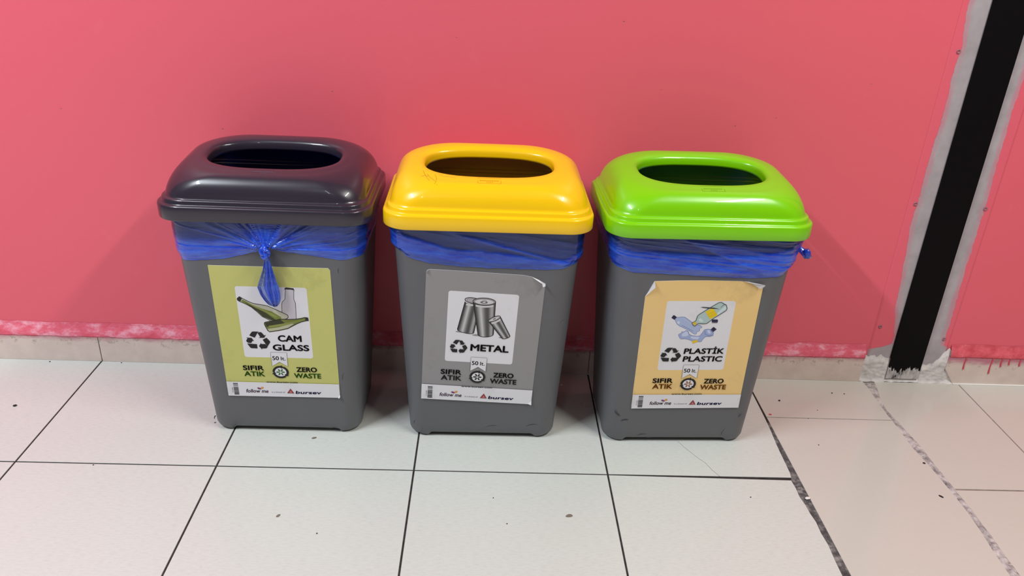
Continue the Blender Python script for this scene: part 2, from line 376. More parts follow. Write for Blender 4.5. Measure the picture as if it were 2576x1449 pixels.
# ------------------------------------------------------------------ recycling bins
BA0, BB0, BA1, BB1, BZ = .1576, .1007, .1847, .1282, .4999
RA, RB = .2013, .1439
K = (BB1 - BB0) / BZ; SL = math.sqrt(1 + K * K)
def rr_r(a, b, r, al):
    """distance from the centre to a rounded rectangle's edge in direction al"""
    c, s = abs(math.cos(al)), abs(math.sin(al))
    lo = min(a / c if c > 1e-9 else 9, b / s if s > 1e-9 else 9)
    x, y = lo * c, lo * s
    if x > a - r and y > b - r:
        cx, cy = a - r, b - r; p = cx * c + cy * s; q = cx * cx + cy * cy - r * r
        return p + math.sqrt(max(0, p * p - q))
    return lo
def se_r(a, b, n, al): return ((abs(math.cos(al)) / a) ** n + (abs(math.sin(al)) / b) ** n) ** (-1 / n)
def dirs(a, b, r, n):
    """n directions spaced evenly along the rounded rectangle's edge"""
    N = 4000; P = []; L = [0]
    for i in range(N + 1):
        al = 2 * PI * i / N; q = rr_r(a, b, r, al); P.append((q * math.cos(al), q * math.sin(al)))
        if i: L.append(L[-1] + math.dist(P[-1], P[-2]))
    out = []; j = 0
    for k in range(n):
        t = L[-1] * k / n
        while L[j + 1] < t: j += 1
        out.append(2 * PI * (j + (t - L[j]) / (L[j + 1] - L[j])) / N)
    return out
ND = 288; DIR = dirs(BA1, BB1, .05, ND); NR = 224; DIRR = dirs(RA, RB, .05, NR)
def loft(rings, n, close_last=False):
    fs = []
    for i in range(len(rings) - 1):
        fs += [(i * n + k, i * n + (k + 1) % n, (i + 1) * n + (k + 1) % n, (i + 1) * n + k) for k in range(n)]
    return [v for r in rings for v in r], fs
def body_ab(z): t = z / BZ; return BA0 + (BA1 - BA0) * t, BB0 + (BB1 - BB0) * t, .036 + .012 * t

def mat_body():
    n = Nodes('grey_bin_plastic'); a = n.noise(7, 4, .6); f = n.noise(700, 2, .5); sc = n.noise(60, 5, .8, stretch=(3, 3, .5))
    col = n.mix(a, srgb(95, 95, 98), srgb(103, 103, 106))
    col = n.mix(n.math('MULTIPLY', n.ramp(sc, [(.70, (0, 0, 0)), (.76, (1, 1, 1))]), .25), col, srgb(70, 70, 72))
    n.pbr(col, .42, n.bump(f, .10, .0005), .4); return n.m
M_body = mat_body()
def mat_lid(name, col, dark):
    n = Nodes(name); a = n.noise(9, 3, .6); f = n.noise(500, 2, .5)
    c = n.mix(n.math('MULTIPLY', a, .35), col, dark); sm = n.noise(34, 5, .75, stretch=(.6, 1, 1))
    c = n.mix(n.math('MULTIPLY', n.ramp(sm, [(.68, (0, 0, 0)), (.78, (1, 1, 1))]), .12), c, dark)
    r = n.math('ADD', n.math('MULTIPLY', n.noise(14, 4, .6), .10), .24)
    p = n.pbr(c, r, n.bump(f, .03, .0004), .45, .45); p.inputs['Coat Roughness'].default_value = .04; return n.m
def lid_rings():
    L = []  # a, b, corner r, roundness w, z, tilt weight
    L += [(RA - .0008, RB - .0008, .048, 0, .4990, 0), (RA, RB, .048, 0, .5005, 0), (RA, RB, .048, 0, .512, 0), (RA, RB, .048, 0, .5240, 0), (RA - .0006, RB - .0006, .048, 0, .5262, 0), (RA - .0022, RB - .0022, .047, 0, .5277, 0),
          (RA - .004, RB - .004, .047, 0, .5281, 0), (.1962, .1388, .046, 0, .5281, 0), (.1950, .1376, .046, 0, .5286, 0), (.1942, .1368, .046, 0, .5300, 0), (.1938, .1364, .046, 0, .5350, 0), (.1930, .1356, .046, 0, .5368, 0), (.1915, .1341, .046, 0, .5376, 0),
          (.1895, .1321, .046, 0, .5378, 0), (.1884, .1310, .046, 0, .5388, .02)]
    a0, b0, z0 = .1880, .1306, .5395; a1, b1, z1 = .1490, .0960, .5920; nn = 2.05
    for i in range(1, 21):
        th = PI / 2 * (i / 20.5); ca = math.cos(th) ** (2 / nn); sa = math.sin(th) ** (2 / nn); t = i / 20
        L.append((a1 + (a0 - a1) * ca, b1 + (b0 - b1) * ca, .046 + .044 * t, .25 * t, z0 + (z1 - z0) * sa, t))
    L += [(.1440, .0900, .085, .45, .5930, 1), (.1390, .0840, .08, .7, .5932, 1), (.1345, .0780, .08, .85, .5928, 1), (.1308, .0735, .07, .95, .5914, 1), (.1283, .0705, .07, 1, .5892, 1),
          (.1270, .0690, .07, 1, .5862, 1), (.1264, .0683, .07, 1, .5820, 1), (.1260, .0680, .07, 1, .5770, 1), (.1258, .0678, .07, 1, .5730, 1)]
    return L
LID = lid_rings()
def lid_pt(lv, al):
    a, b, r, w_, z, tw = lv
    q = rr_r(a, b, min(r, b * .98), al) * (1 - w_) + se_r(a, b, 2.7, al) * w_
    x, y = q * math.cos(al), q * math.sin(al)
    return (x, y, z + tw * (.085 * y + .006 * (y / .1) * (abs(y) / .1) * .3))
def surf_front(x, t):
    """point on the lid's front slope, t = level index (float)"""
    i = int(t); f = t - i
    def at(lv):
        lo, hi = PI, 2 * PI
        for _ in range(40):
            m = (lo + hi) / 2
            if lid_pt(lv, m)[0] < x: lo = m
            else: hi = m
        return Vector(lid_pt(lv, m))
    return at(LID[i]).lerp(at(LID[i + 1]), f)

def smudges(parent, seed, spots):
    rnd = random.Random(seed)
    for x, sl, L, wd, ang in spots:
        s = MB(); n = 9; z = sl / SL
        pts = []
        for k in range(n):
            t = k / (n - 1); pts.append((t, wd * math.sin(PI * t) ** .8 * (.7 + .6 * rnd.random())))
        up_ = []; dn = []
        for t, h in pts:
            u = (t - .5) * L; bow = .12 * L * math.sin(PI * t)
            for lst, sgn in ((up_, 1), (dn, -1)):
                uu = x + u * math.cos(ang) - (bow + sgn * h) * math.sin(ang); ss = sl + u * math.sin(ang) + (bow + sgn * h) * math.cos(ang)
                zz = ss / SL; lst.append((uu, -(BB0 + K * zz) - .0003, zz))
        s.add(up_ + dn, [(i, n + i, n + i + 1, i + 1) for i in range(n - 1)], 0)
        s.build('scuff_mark', M_scuff, parent)
M_scuff = mat_plain('dark_rubbed_scuff', srgb(58, 58, 60), .5)

def make_bin(x, y, rz, label, M_lid, M_emb):
    root = empty('recycling_bin', (x, y, 0), rz); tag(root, label, 'recycling bin', 'recycling bins in a row')
    rings = []
    zs = [0, .0015, .004, .008, .014, .03] + [.03 + (.506 - .03) * k / 24 for k in range(1, 25)]
    for z in zs:
        a, b_, r = body_ab(z); ins = .0075 * (1 - min(1, z / .014)) ** 2; ring = []
        for al in DIR:
            q = rr_r(a - ins, b_ - ins, r, al); px, py = q * math.cos(al), q * math.sin(al)
            zz = z
            lift = 0
            if abs(px) < .118 and abs(py) > b_ - ins - .002: lift = smooth01((.118 - abs(px)) / .010)
            if abs(py) < .060 and abs(px) > a - ins - .002: lift = smooth01((.060 - abs(py)) / .010)
            if z < .03: zz = z + lift * .0078 * (1 - z / .03)
            ring.append((px, py, zz))
        rings.append(ring)
    # inner wall and bottom plate
    for z in (.506, .30, .02):
        a, b_, r = body_ab(z); rings.append([(rr_r(a - .0025, b_ - .0025, r, al) * math.cos(al), rr_r(a - .0025, b_ - .0025, r, al) * math.sin(al), z) for al in DIR])
    vs, fs = loft(rings, ND); base = len(vs) - ND; fs.append(tuple(range(base, base + ND)))
    o = link_mesh('body', vs, fs, M_body, root, True)
    # lid
    rings = [[lid_pt(lv, al) for al in DIRR] for lv in LID]; vs, fs = loft(rings, NR)
    o = link_mesh('lid', vs, fs, M_lid, root, True)
    md = o.modifiers.new('wall', 'SOLIDIFY'); md.thickness = .0024; md.offset = -1
    lid = o
    # small raised emblem plate outline in front of the opening
    s = MB(); LV = 34.0
    def P(u, v): p = surf_front(.004 + u, 0) if False else surf_front(u, v); return p
    def bar(u0, u1, v0, v1):
        q = [P(u0, v0), P(u1, v0), P(u1, v1), P(u0, v1)]
        s.add([p + Vector((0, -.0002, .00025)) for p in q] , [(0, 1, 2, 3)], 0)
    v0, v1 = 32.0, 36.4; cx = -.001
    e = .022
    bar(cx - e, cx + e, v0, v0 + .18); bar(cx - e, cx + e, v1 - .14, v1); bar(cx - e, cx - e + .0006, v0, v1); bar(cx + e - .0006, cx + e, v0, v1)
    rnd = random.Random(3)
    for k in range(11):
        u = cx - .018 + k * .0033
        bar(u, u + .0022, 34.5, 34.9)
        if 3 < k < 8: bar(u, u + .0013, 33.3, 34.2)
    s.build('embossed_emblem', M_emb, lid)
    return root, lid

# ---- stickers
def text_polys(txt, bold=.0, shear=0.0):
    cu = bpy.data.curves.new('t', 'FONT'); cu.body = txt; cu.shear = shear; cu.resolution_u = 4; cu.fill_mode = 'FRONT'
    ob = bpy.data.objects.new('t', cu); C.objects.link(ob); bpy.context.view_layer.update()
    me = bpy.data.meshes.new_from_object(ob.evaluated_get(bpy.context.evaluated_depsgraph_get()))
    vs = [(v.co.x, v.co.y) for v in me.vertices]; fs = [tuple(p.vertices) for p in me.polygons]
    bpy.data.objects.remove(ob); bpy.data.curves.remove(cu); bpy.data.meshes.remove(me)
    return vs, fs
TXT = {}
class Art:
    """print laid in layers on a sheet of 234 x 309 mm, v down"""
    def __init__(s): s.v = []; s.f = []; s.c = []; s.z = 0
    def layer(s): s.z += 1
    def add(s, vs, fs, cols):
        b = len(s.v); s.v += [(x, y, s.z) for x, y in vs]; s.f += [tuple(i + b for i in f) for f in fs]
        s.c += cols if isinstance(cols, list) else [cols] * len(vs)
    def poly(s, pts, col):
        s.layer()
        from mathutils.geometry import tessellate_polygon
        tris = tessellate_polygon([[Vector((x, y, 0)) for x, y in pts]]); s.add(pts, [tuple(t) for t in tris], col)
    def stroke(s, pts, wd, col, closed=True):
        s.layer(); n = len(pts); P = [Vector(p) for p in pts]; vs = []; 
        for i in range(n):
            a = P[i - 1] if (closed or i) else P[i]; b = P[(i + 1) % n] if (closed or i < n - 1) else P[i]
            d = (b - a); d = d.normalized() if d.length else Vector((1, 0)); nn = Vector((-d.y, d.x)) * wd / 2
            vs += [tuple(P[i] + nn), tuple(P[i] - nn)]
        s.add(vs, [(2 * i, 2 * i + 1, 2 * ((i + 1) % n) + 1, 2 * ((i + 1) % n)) for i in range(n if closed else n - 1)], col)
    def rrect(s, x0, y0, x1, y1, r, col, line=None):
        p = []
        for cx, cy, a in ((x1 - r, y1 - r, 0), (x0 + r, y1 - r, 90), (x0 + r, y0 + r, 180), (x1 - r, y0 + r, 270)):
            p += [(cx + r * math.cos(math.radians(a + t)), cy + r * math.sin(math.radians(a + t))) for t in range(0, 91, 15)]
        s.poly(p, col)
        if line: s.stroke(p, .5, line)
    def text(s, txt, x0, x1, base, cap, col, bold=.02, shear=0, slant=0.0, vert=False):
        key = (txt, bold, shear)
        if key not in TXT: TXT[key] = text_polys(txt, bold, shear)
        vs, fs = TXT[key]; mx0 = min(v[0] for v in vs); mx1 = max(v[0] for v in vs)
        H = TXT.setdefault(('H', bold), max(v[1] for v in text_polys('H', bold)[0])); sc = (x1 - x0) / (mx1 - mx0); sy = cap / H * (1 - 2.4 * bold)
        s.layer(); e = bold * cap * 1.65
        if e:
            for dx, dy in ((-e, 0), (e, 0), (0, -e * .7), (0, e * .7), (-e * .7, -e * .5), (e * .7, -e * .5), (-e * .7, e * .5), (e * .7, e * .5)):
                if not vert: s.add([(min(max(x0 + e + (x - mx0) * sc * (1 - 2 * e / (x1 - x0)), x0), x1) + dx, base - y * sy + dy) for x, y in vs], fs, col)
            return
        if vert: s.add([(base - y * sy, x1 - (x - mx0) * sc) for x, y in vs], fs, col)
        else: s.add([(x0 + (x - mx0) * sc, base - y * sy) for x, y in vs], fs, col)
    def ell(s, cx, cy, rx, ry, col, rot=0, line=None, lw=1, n=36):
        c, sn = math.cos(rot), math.sin(rot)
        p = [(cx + rx * math.cos(2 * PI * k / n) * c - ry * math.sin(2 * PI * k / n) * sn, cy + rx * math.cos(2 * PI * k / n) * sn + ry * math.sin(2 * PI * k / n) * c) for k in range(n)]
        if col: s.poly(p, col)
        if line: s.stroke(p, lw, line)
BLK = srgb(20, 18, 20); WHT = srgb(226, 224, 228)
REC = [[(60.8,157.7),(66.9,149.0),(70.3,148.1),(80.7,148.3),(77.3,152.3),(71.3,162.9)],
 [(78.1,151.8),(81.2,149.4),(85.8,149.6),(88.4,153.1),(91.2,157.3),(94.4,155.3),(90.4,162.5),(79.2,163.0),(82.4,161.1)],
 [(86.6,167.3),(95.0,162.4),(100.8,170.1),(101.2,173.2),(94.6,183.7)],
 [(82.9,174.8),(82.4,177.6),(90.8,177.7),(95.1,183.7),(93.2,186.9),(90.4,188.2),(83.1,188.4),(83.2,191.6),(77.5,182.8)],
 [(54.4,177.4),(74.0,178.3),(73.9,188.6),(62.7,188.3),(60.1,187.6)],
 [(53.9,163.0),(64.7,163.4),(69.1,171.1),(66.2,170.1),(62.7,175.7),(56.2,175.3),(53.3,171.9),(53.6,169.6),(56.7,164.8)]]
def recycle(A, x0, x1, y0, y1):
    for p in REC: A.poly([(x0 + (x - 53.3) / 47.9 * (x1 - x0), y0 + (y - 148.1) / 43.5 * (y1 - y0)) for x, y in p], BLK)
def common(A, bg, accent, outline):
    A.poly(outline, bg)
    A.rrect(45.5, 44.5, 185, 210.5, 5, WHT)
def foot(A, bg, accent, petal, y0=272.5):
    rib = [(99.2, 197.5), (132, 197.5), (131.4, 231.5), (115, 221), (99.4, 231.5)]
    A.poly(rib, WHT); A.stroke(rib, .7, srgb(90, 88, 80))
    A.text('50', 101.5, 115, 216.3, 9.8, BLK, .02); A.text('lt.', 118.8, 128.5, 216.3, 9.0, BLK, .012)
    A.text('SIFIR', 38.3, 81.5, 242.5, 11.8, BLK, .03); A.text('ATIK', 39.5, 82.3, 257.5, 12.2, accent, .03)
    A.text('ZERO', 148, 190.6, 244.3, 11.8, BLK, .03); A.text('WASTE', 142, 198, 260, 12.2, accent, .03)
    cx, cy = 115.2, 246; A.ell(cx, cy, 14.5, 13.5, WHT)
    for a0, a1 in ((180, 82), (64, -30), (-52, -160)):
        ang = [math.radians(a0 + (a1 - a0) * k / 14) for k in range(15)]
        p = [(cx + 16.6 * math.cos(t), cy - 15.4 * math.sin(t)) for t in ang]; q = [(cx + 11.8 * math.cos(t), cy - 10.8 * math.sin(t)) for t in ang]
        A.layer(); A.add(p + q, [(k, k + 1, 16 + k, 15 + k) for k in range(14)], BLK)
        t = ang[-1]; h = t - math.radians(24)
        A.poly([(cx + 19.2 * math.cos(t), cy - 17.8 * math.sin(t)), (cx + 9.4 * math.cos(t), cy - 8.6 * math.sin(t)), (cx + 14.0 * math.cos(h), cy - 13 * math.sin(h))], BLK)
    for k in range(6):
        t = math.radians(60 * k); A.ell(cx + 5.6 * math.cos(t), cy + 5.4 * math.sin(t), 3.6, 1.6, petal, t, n=14)
        A.poly([(0.2, y0), (233.8, y0 + 1.5), (233.8, 308.8), (0.2, 308.8)], WHT)
    A.text('www.bursev.com', 82.7, 148, 273.4, 4.2, BLK, .03)
    y = 275.5
    for k, (h, gp) in enumerate([(.8, .7), (2.2, .9), (.6, 1), (1.3, 1.8), (.7, .8), (1.7, .8), (.8, .6), (2.0, .8), (1.1, .6), (.6, .9), (1.5, 1.2), (2.0, .8), (.8, .7), (1.8, .5)]):
        A.poly([(13.3, y), (23.3, y), (23.3, y + h), (13.3, y + h)], srgb(45, 42, 46)); y += h + gp
    A.text('Code:', 286, 300, 11.8, 2.6, srgb(120, 116, 120), .0, vert=True)
    A.text('0000', 277, 285, 11.8, 2.2, srgb(120, 116, 120), .0, vert=True) if False else None
    A.text('follow me', 38.7, 85, 299.0, 8.8, srgb(96, 28, 84), .012, .18)
    A.ell(66.5, 288.3, 4.2, 2.1, srgb(122, 60, 110), .35, n=16); A.ell(72.8, 286.6, 3.4, 2.3, srgb(222, 150, 62), -.5, n=16)
    A.text('is a brand of', 91.7, 119.5, 298.4, 3.4, srgb(110, 104, 112), .0)
    A.poly([(124.1, 299), (138.3, 299), (131.6, 287.4)], srgb(150, 52, 56)); A.poly([(128.4, 298), (134.8, 298), (131.6, 292)], srgb(196, 120, 118))
    A.stroke([(124.1, 299), (138.3, 299), (131.6, 287.4)], .6, srgb(90, 40, 46))
    A.text('bursev', 141.3, 195.4, 299.8, 7.6, srgb(44, 38, 104), .035, .12)
def fix(p, amp): return [(u, v + amp * (u / 234) * (1 - v / 309)) for u, v in p]

def sticker_obj(A, root, cx, cs, ang, flaps, lift=None):
    c, sn = math.cos(ang), math.sin(ang); vs = []; cols = list(A.c)
    def mp(u, v, off):
        x = cx + ((u - 117) * c - (154.5 - v) * sn) / 1000; s_ = cs + ((u - 117) * sn + (154.5 - v) * c) / 1000; z = s_ / SL
        return (x, -(BB0 + K * z) - off, z)
    for u, v, l in A.v: vs.append(mp(u, v, .0007 + l * .000025))
    fs = list(A.f)
    # the sheet's thickness
    n = len(A.outline); b = len(vs)
    for u, v in A.outline: vs.append(mp(u, v, .000725)); cols.append(WHT)
    for u, v in A.outline: vs.append(mp(u, v, -.0003)); cols.append(WHT)
    fs += [(b + i, b + (i + 1) % n, b + n + (i + 1) % n, b + n + i) for i in range(n)]
    for pts, col in flaps:
        b = len(vs)
        for u, v, off in pts: vs.append(mp(u, v, off)); cols.append(col)
        fs.append(tuple(range(b, b + len(pts))))
    # every face looks outwards
    out = []
    for f in fs:
        a, b_, d = (Vector(vs[f[k]]) for k in (0, 1, 2)); nn = (b_ - a).cross(d - a)
        out.append(f if nn.y < 0 or abs(nn.y) < 1e-12 else f[::-1])
    o = link_mesh('sticker', vs, out, M_print, root)
    at = o.data.color_attributes.new('Col', 'FLOAT_COLOR', 'POINT'); at.data.foreach_set('color', [x for q in cols for x in q])
    return o
def mat_print():
    n = Nodes('printed_sticker'); at = n.n('ShaderNodeAttribute', attribute_name='Col')
    g1 = n.noise(13, 5, .7); g2 = n.noise(90, 3, .6); cr = n.noise(18, 2, .5, stretch=(1, 1, .5))
    c = n.mix(n.math('MULTIPLY', n.ramp(g1, [(.55, (0, 0, 0)), (.8, (1, 1, 1))]), .25), at.outputs['Color'], srgb(120, 112, 100), 'MULTIPLY')
    n.pbr(c, .38, n.bump(cr, .25, .004, n.bump(g2, .05, .001)), .4); return n.m
M_print = mat_print()

def gradient(A, L0, L1, R0, R1, table, bulge, ext=1.0):
    """shaded can side between two edges, with a rounded foot"""
    A.layer(); n = 28; vs = []; cols = []; ax = Vector(L1) + Vector(R1) - Vector(L0) - Vector(R0); ax.normalize()
    for i in range(n + 1):
        t = i / n; g_ = interp(t, table); c = srgb(g_, g_ * .985, g_ * .99); e = math.sqrt(max(0, 1 - (2 * t - 1) ** 2)) * bulge
        top = Vector(L0).lerp(Vector(R0), t) + ax * e; bot = Vector(L1).lerp(Vector(R1), t) + ax * e
        vs += [tuple(top), tuple(bot)]; cols += [c, c]
    A.add(vs, [(2 * i, 2 * i + 1, 2 * i + 3, 2 * i + 2) for i in range(n)], cols)
    A.stroke([vs[0]] + [vs[2 * i + 1] for i in range(n + 1)] + [vs[2 * n]], 1.3, BLK, False)
    A.layer(); wv = []; 
    for i in range(3, n - 2): 
        a = Vector(vs[2 * i]) + ax * 1.5; wv += [tuple(a), tuple(a + ax * 4.2)]
    m = len(wv) // 2; A.add(wv, [(2 * i, 2 * i + 1, 2 * i + 3, 2 * i + 2) for i in range(m - 1)], srgb(205, 202, 204))

# ---- liners
def mat_film():
    n = Nodes('blue_bin_bag_film'); at = n.n('ShaderNodeAttribute', attribute_name='dens')
    wr = n.noise(70, 4, .65, stretch=(.3, .3, 1.2)); f2 = n.noise(200, 3, .6, stretch=(.5, .5, 1.2))
    tr = n.n('ShaderNodeBsdfTransparent'); tr.inputs[0].default_value = (.74, .82, 1, 1)
    nb = n.bump(wr, .42, .004, n.bump(f2, .22, .001))
    p = n.pbr(n.mix(n.ramp(wr, [(.35, (0, 0, 0)), (.65, (1, 1, 1))]), srgb(24, 66, 226), srgb(58, 116, 255)), .24, nb, .6, link=False)
    gl = n.n('ShaderNodeBsdfTranslucent'); gl.inputs[0].default_value = srgb(60, 105, 240)
    m0 = n.n('ShaderNodeMixShader'); m0.inputs[0].default_value = .25; n.l(p.outputs[0], m0.inputs[1]); n.l(gl.outputs[0], m0.inputs[2])
    m = n.n('ShaderNodeMixShader'); n.l(at.outputs['Fac'], m.inputs[0]); n.l(tr.outputs[0], m.inputs[1]); n.l(m0.outputs[0], m.inputs[2])
    gg = n.n('ShaderNodeBsdfGlossy'); gg.inputs['Roughness'].default_value = .16; n.l(nb, gg.inputs['Normal']); gg.inputs[0].default_value = (1, 1, 1, 1)
    m2 = n.n('ShaderNodeMixShader'); fr = n.n('ShaderNodeFresnel'); fr.inputs[0].default_value = 1.45; n.l(nb, fr.inputs['Normal'])
    n.l(fr.outputs[0], m2.inputs[0]); n.l(m.outputs[0], m2.inputs[1]); n.l(gg.outputs[0], m2.inputs[2]); n.l(m2.outputs[0], n.out.inputs[0])
    return n.m
M_film = mat_film()
def ang_of(x): return math.degrees(math.atan2(-1, x / BA1 * 1.02))
def liner(root_loc, rz, label, edge, shape, seed, cat='bin bag'):
    """edge: [(position 0..1 round the bin, z)], shape(x, s, al, v) -> (extra offset, density)"""
    n, m = 576, 64; dd = dirs(BA1, BB1, .05, n); vs = []; den = []
    zt = .5035
    for j in range(m + 1):
        v = j / m
        for al in dd:
            ad = math.degrees(al); ze = interp(ad, edge)
            ze += .0015 * nz(ad * .12, seed) + .0008 * nz(ad * .5, seed, 2)
            z = zt + (ze - zt) * v; a, b_, r = body_ab(z); q = rr_r(a, b_, r, al); x, y = q * math.cos(al), q * math.sin(al)
            off, d = shape(x, y, z, ad, v, ze); off *= smooth01((1 - v) * 6) * .8 + .2
            k = (q + off) / q * 1.0; vs.append((x * k, y * k, z)); den.append(max(.04, min(.97, d)))
    fs = [(j * n + k, (j + 1) * n + k, (j + 1) * n + (k + 1) % n, j * n + (k + 1) % n) for j in range(m) for k in range(n)]
    # part of the bag hanging inside the bin
    base = len(vs)
    for z, ins in ((.5075, .0), (.5070, .006), (.49, .007), (.40, .012), (.28, .024), (.14, .04)):
        for al in dd:
            a, b_, r = body_ab(z); q = rr_r(a, b_, r, al) - ins; q += .003 * nz(al * 9, z * 20) if ins > .006 else 0
            vs.append((q * math.cos(al), q * math.sin(al), z)); den.append(.75)
    rows_ = 6
    fs += [(base + j * n + k, base + (j + 1) * n + k, base + (j + 1) * n + (k + 1) % n, base + j * n + (k + 1) % n)[::-1] for j in range(rows_ - 1) for k in range(n)]
    fs += [(k, (k + 1) % n, base + (k + 1) % n, base + k) for k in range(n)]
    fs.append(tuple(base + (rows_ - 1) * n + k for k in range(n)))
    o = link_mesh('bin_liner', vs, fs, M_film, None, True); o.location = root_loc; o.rotation_euler = (0, 0, rz)
    at = o.data.attributes.new('dens', 'FLOAT', 'POINT'); at.data.foreach_set('value', den)
    tag(o, label, cat, 'blue bags lining the recycling bins'); return o
def set_dens(o, val):
    at = o.data.attributes.new('dens', 'FLOAT', 'POINT'); at.data.foreach_set('value', [val(v.co) if callable(val) else val for v in o.data.vertices])
def streak(a, b, seed): return nz(a, b, seed) + .5 * nz(a * 2.3, b * 2.3, seed + 3)

P1, P2, P3 = (.5147, .2220), (.9363, .2176), (1.3592, .2168)
R1, R2, R3 = .0002, .0094, .0346

# ---- bin 1: glass
bin1, lid1 = make_bin(*P1, R1, 'grey recycling bin with charcoal lid and green CAM GLASS sticker', mat_lid('charcoal_lid_plastic', srgb(48, 42, 53), srgb(42, 37, 48)), mat_plain('charcoal_emblem', srgb(84, 80, 92), .4))
A = Art(); A.outline = [(0, 0), (230.5, 0), (234, 5), (234, 300), (229, 308), (200, 309), (0, 309)]
BG1 = srgb(198, 196, 114); common(A, BG1, None, A.outline)
b3 = [(142.8,46.3),(146.1,45.1),(159.5,46.5),(160.7,50.9),(159.6,53.2),(158.1,71.1),(160.6,80.0),(158.9,116.6),(156.0,130.1),(150.2,133.6),(131.1,121.4),(133.1,83.8),(134.9,77.8),(140.6,71.6),(143.6,52.2),(142.6,49.3)]
A.poly(b3, srgb(204, 198, 206)); A.stroke(b3, 1.1, srgb(60, 52, 56)); A.poly([(142.8,46.3),(146.1,45.1),(159.5,46.5),(160.7,50.9),(154.2,49.4),(142.6,49.4)], srgb(44, 40, 38))
b1 = [(47.2,72.2),(52.2,67.7),(56.8,71.2),(68.1,78.3),(77.9,82.8),(95.5,85.7),(105.0,87.6),(120.3,95.5),(135.2,103.4),(142.6,107.8),(143.5,112.3),(141.3,115.5),(129.8,120.4),(108.0,122.5),(91.5,112.2),(82.3,101.1),(73.1,91.6),(62.3,84.4),(50.9,78.8),(47.4,75.9)]
A.poly(b1, srgb(186, 184, 164)); A.poly([(57.1,74.2),(77.4,87.0),(94.6,94.7),(112.1,100.3),(129.2,112.7),(128.8,118.6),(110.2,121.1),(93.1,111.4),(82.6,99.8),(67.3,86.8),(54.5,79.2)], srgb(116, 128, 52))
A.poly([(60, 80), (74.5,88.5),(81.9,92.8),(98.9,102.9),(118.3,119.6),(110.2,121.3),(93.0,112.4),(83.1,100.6)], srgb(58, 60, 30)); A.poly([(66, 81), (84, 90), (104, 100), (122, 112), (118, 114), (100, 103), (80, 92)], srgb(140, 148, 72))
A.poly([(47.2,72.2),(52.2,67.7),(56.8,71.2),(53.6,78.0),(50.9,78.8),(47.4,75.9)], srgb(30, 34, 28)); A.stroke(b1, 1.3, srgb(28, 26, 18))
b2 = [(94.6,126.7),(97.4,125.1),(112.7,121.6),(127.4,117.4),(143.1,117.7),(156.3,116.9),(168.2,114.7),(176.3,112.2),(182.2,112.8),(182.7,119.7),(178.4,119.8),(167.6,123.2),(155.2,129.7),(139.9,139.4),(121.0,144.6),(102.3,148.1),(99.3,145.1),(95.7,135.1),(94.3,129.8)]
A.poly(b2, srgb(112, 122, 50)); A.poly([(99.0,141.2),(121.7,136.8),(148.8,127.6),(154.1,127.4),(140.1,137.9),(119.9,143.6),(102.5,147.0)], srgb(182, 182, 152))
A.poly([(95.4,127.2),(112, 122.5),(127.1,118.4),(136.3,127.9),(112.0,134.2),(97.8,136.3)], srgb(50, 52, 28)); A.poly([(102, 134), (130, 128), (160, 121), (176, 116), (176, 118), (158, 124), (132, 133), (104, 138)], srgb(136, 144, 70))
A.poly([(176.3,112.2),(182.2,112.8),(182.7,119.7),(177.1,119.6)], srgb(30, 34, 28)); A.stroke(b2, 1.5, srgb(26, 24, 18))
recycle(A, 53.3, 101.2, 148.1, 191.6); A.text('CAM', 117.5, 165.5, 170, 15, BLK, .035); A.text('GLASS', 105, 179, 192, 14.6, BLK, .035)
foot(A, BG1, srgb(74, 128, 36), srgb(52, 110, 48))
sticker_obj(A, bin1, .0023, .2496, math.radians(.3), [([(229, 308, .001), (234, 300, .001), (235, 304, .006), (232, 308.5, .006)], WHT)])
smudges(bin1, 4, [(-.150, .035, .012, .0014, 1.2), (.135, .40, .012, .0006, 1.5), (-.152, .02, .006, .0012, .4), (.10, .012, .02, .0005, .1), (.13, .15, .02, .0004, 1.4)])
KN = Vector((.0026, -.146, .4440))
def shape1(x, y, z, ad, v, ze):
    front = smooth01((-y - .085) / .03)
    dx = x - KN.x; dz = z - KN.z; r = math.hypot(dx, dz); th = math.atan2(dz, dx)
    ray = streak(th * 5.5, r * 4, 11); rdg = max(0, 1 - abs(nz(th * 6.5, r * 3, 21)) * 7) ** 1.5; up_ = smooth01(dz / .05)
    amp = .0045 * math.exp(-r / .09) + .0015
    h1 = .0035 + amp * (.8 * ray + .5 * rdg + .2) + .012 * math.exp(-(r / .03) ** 2)
    d1 = .22 + .38 * max(0, ray) + .42 * rdg * (1 - .5 * smooth01((r - .05) / .12)) + .35 * math.exp(-r / .035)
    if dz > 0 and abs(dx) < .018 + dz * .25: d1 += .26
    d1 += .55 * (1 - smooth01((z - .448 - .02 * nz(x * 9, 4)) / .016)) if abs(dx) > .02 else 0
    bandh = streak(ad * .04, z * 75, 5)
    h0 = .0035 + .0022 * (bandh + .4); d0 = .38 + .5 * (1 - smooth01((v - .45) / -.2 + 1)) + .25 * bandh
    d0 = .28 + .52 * smooth01((v - .3) / .3) + .3 * bandh
    return h1 * front + h0 * (1 - front), d1 * front + d0 * (1 - front)
def edge_pts(left, pts, right, backz=.43):
    e = [(0, right), (60, backz), (120, backz), (180, left)]
    for x, z in pts: e.append((360 + math.degrees(math.atan2(-.123, x)), z))
    e.append((360, right)); return sorted(e)
ln1 = liner((*P1, 0), R1, 'translucent blue bin bag tied in front, under the charcoal lid', edge_pts(.414, [(-.172, .409), (-.13, .413), (-.088, .4175), (-.045, .4275), (-.015, .4375), (.0026, .4440), (.020, .4400), (.0635, .4330), (.10, .428), (.137, .423), (.172, .424)], .425), shape1, 1)
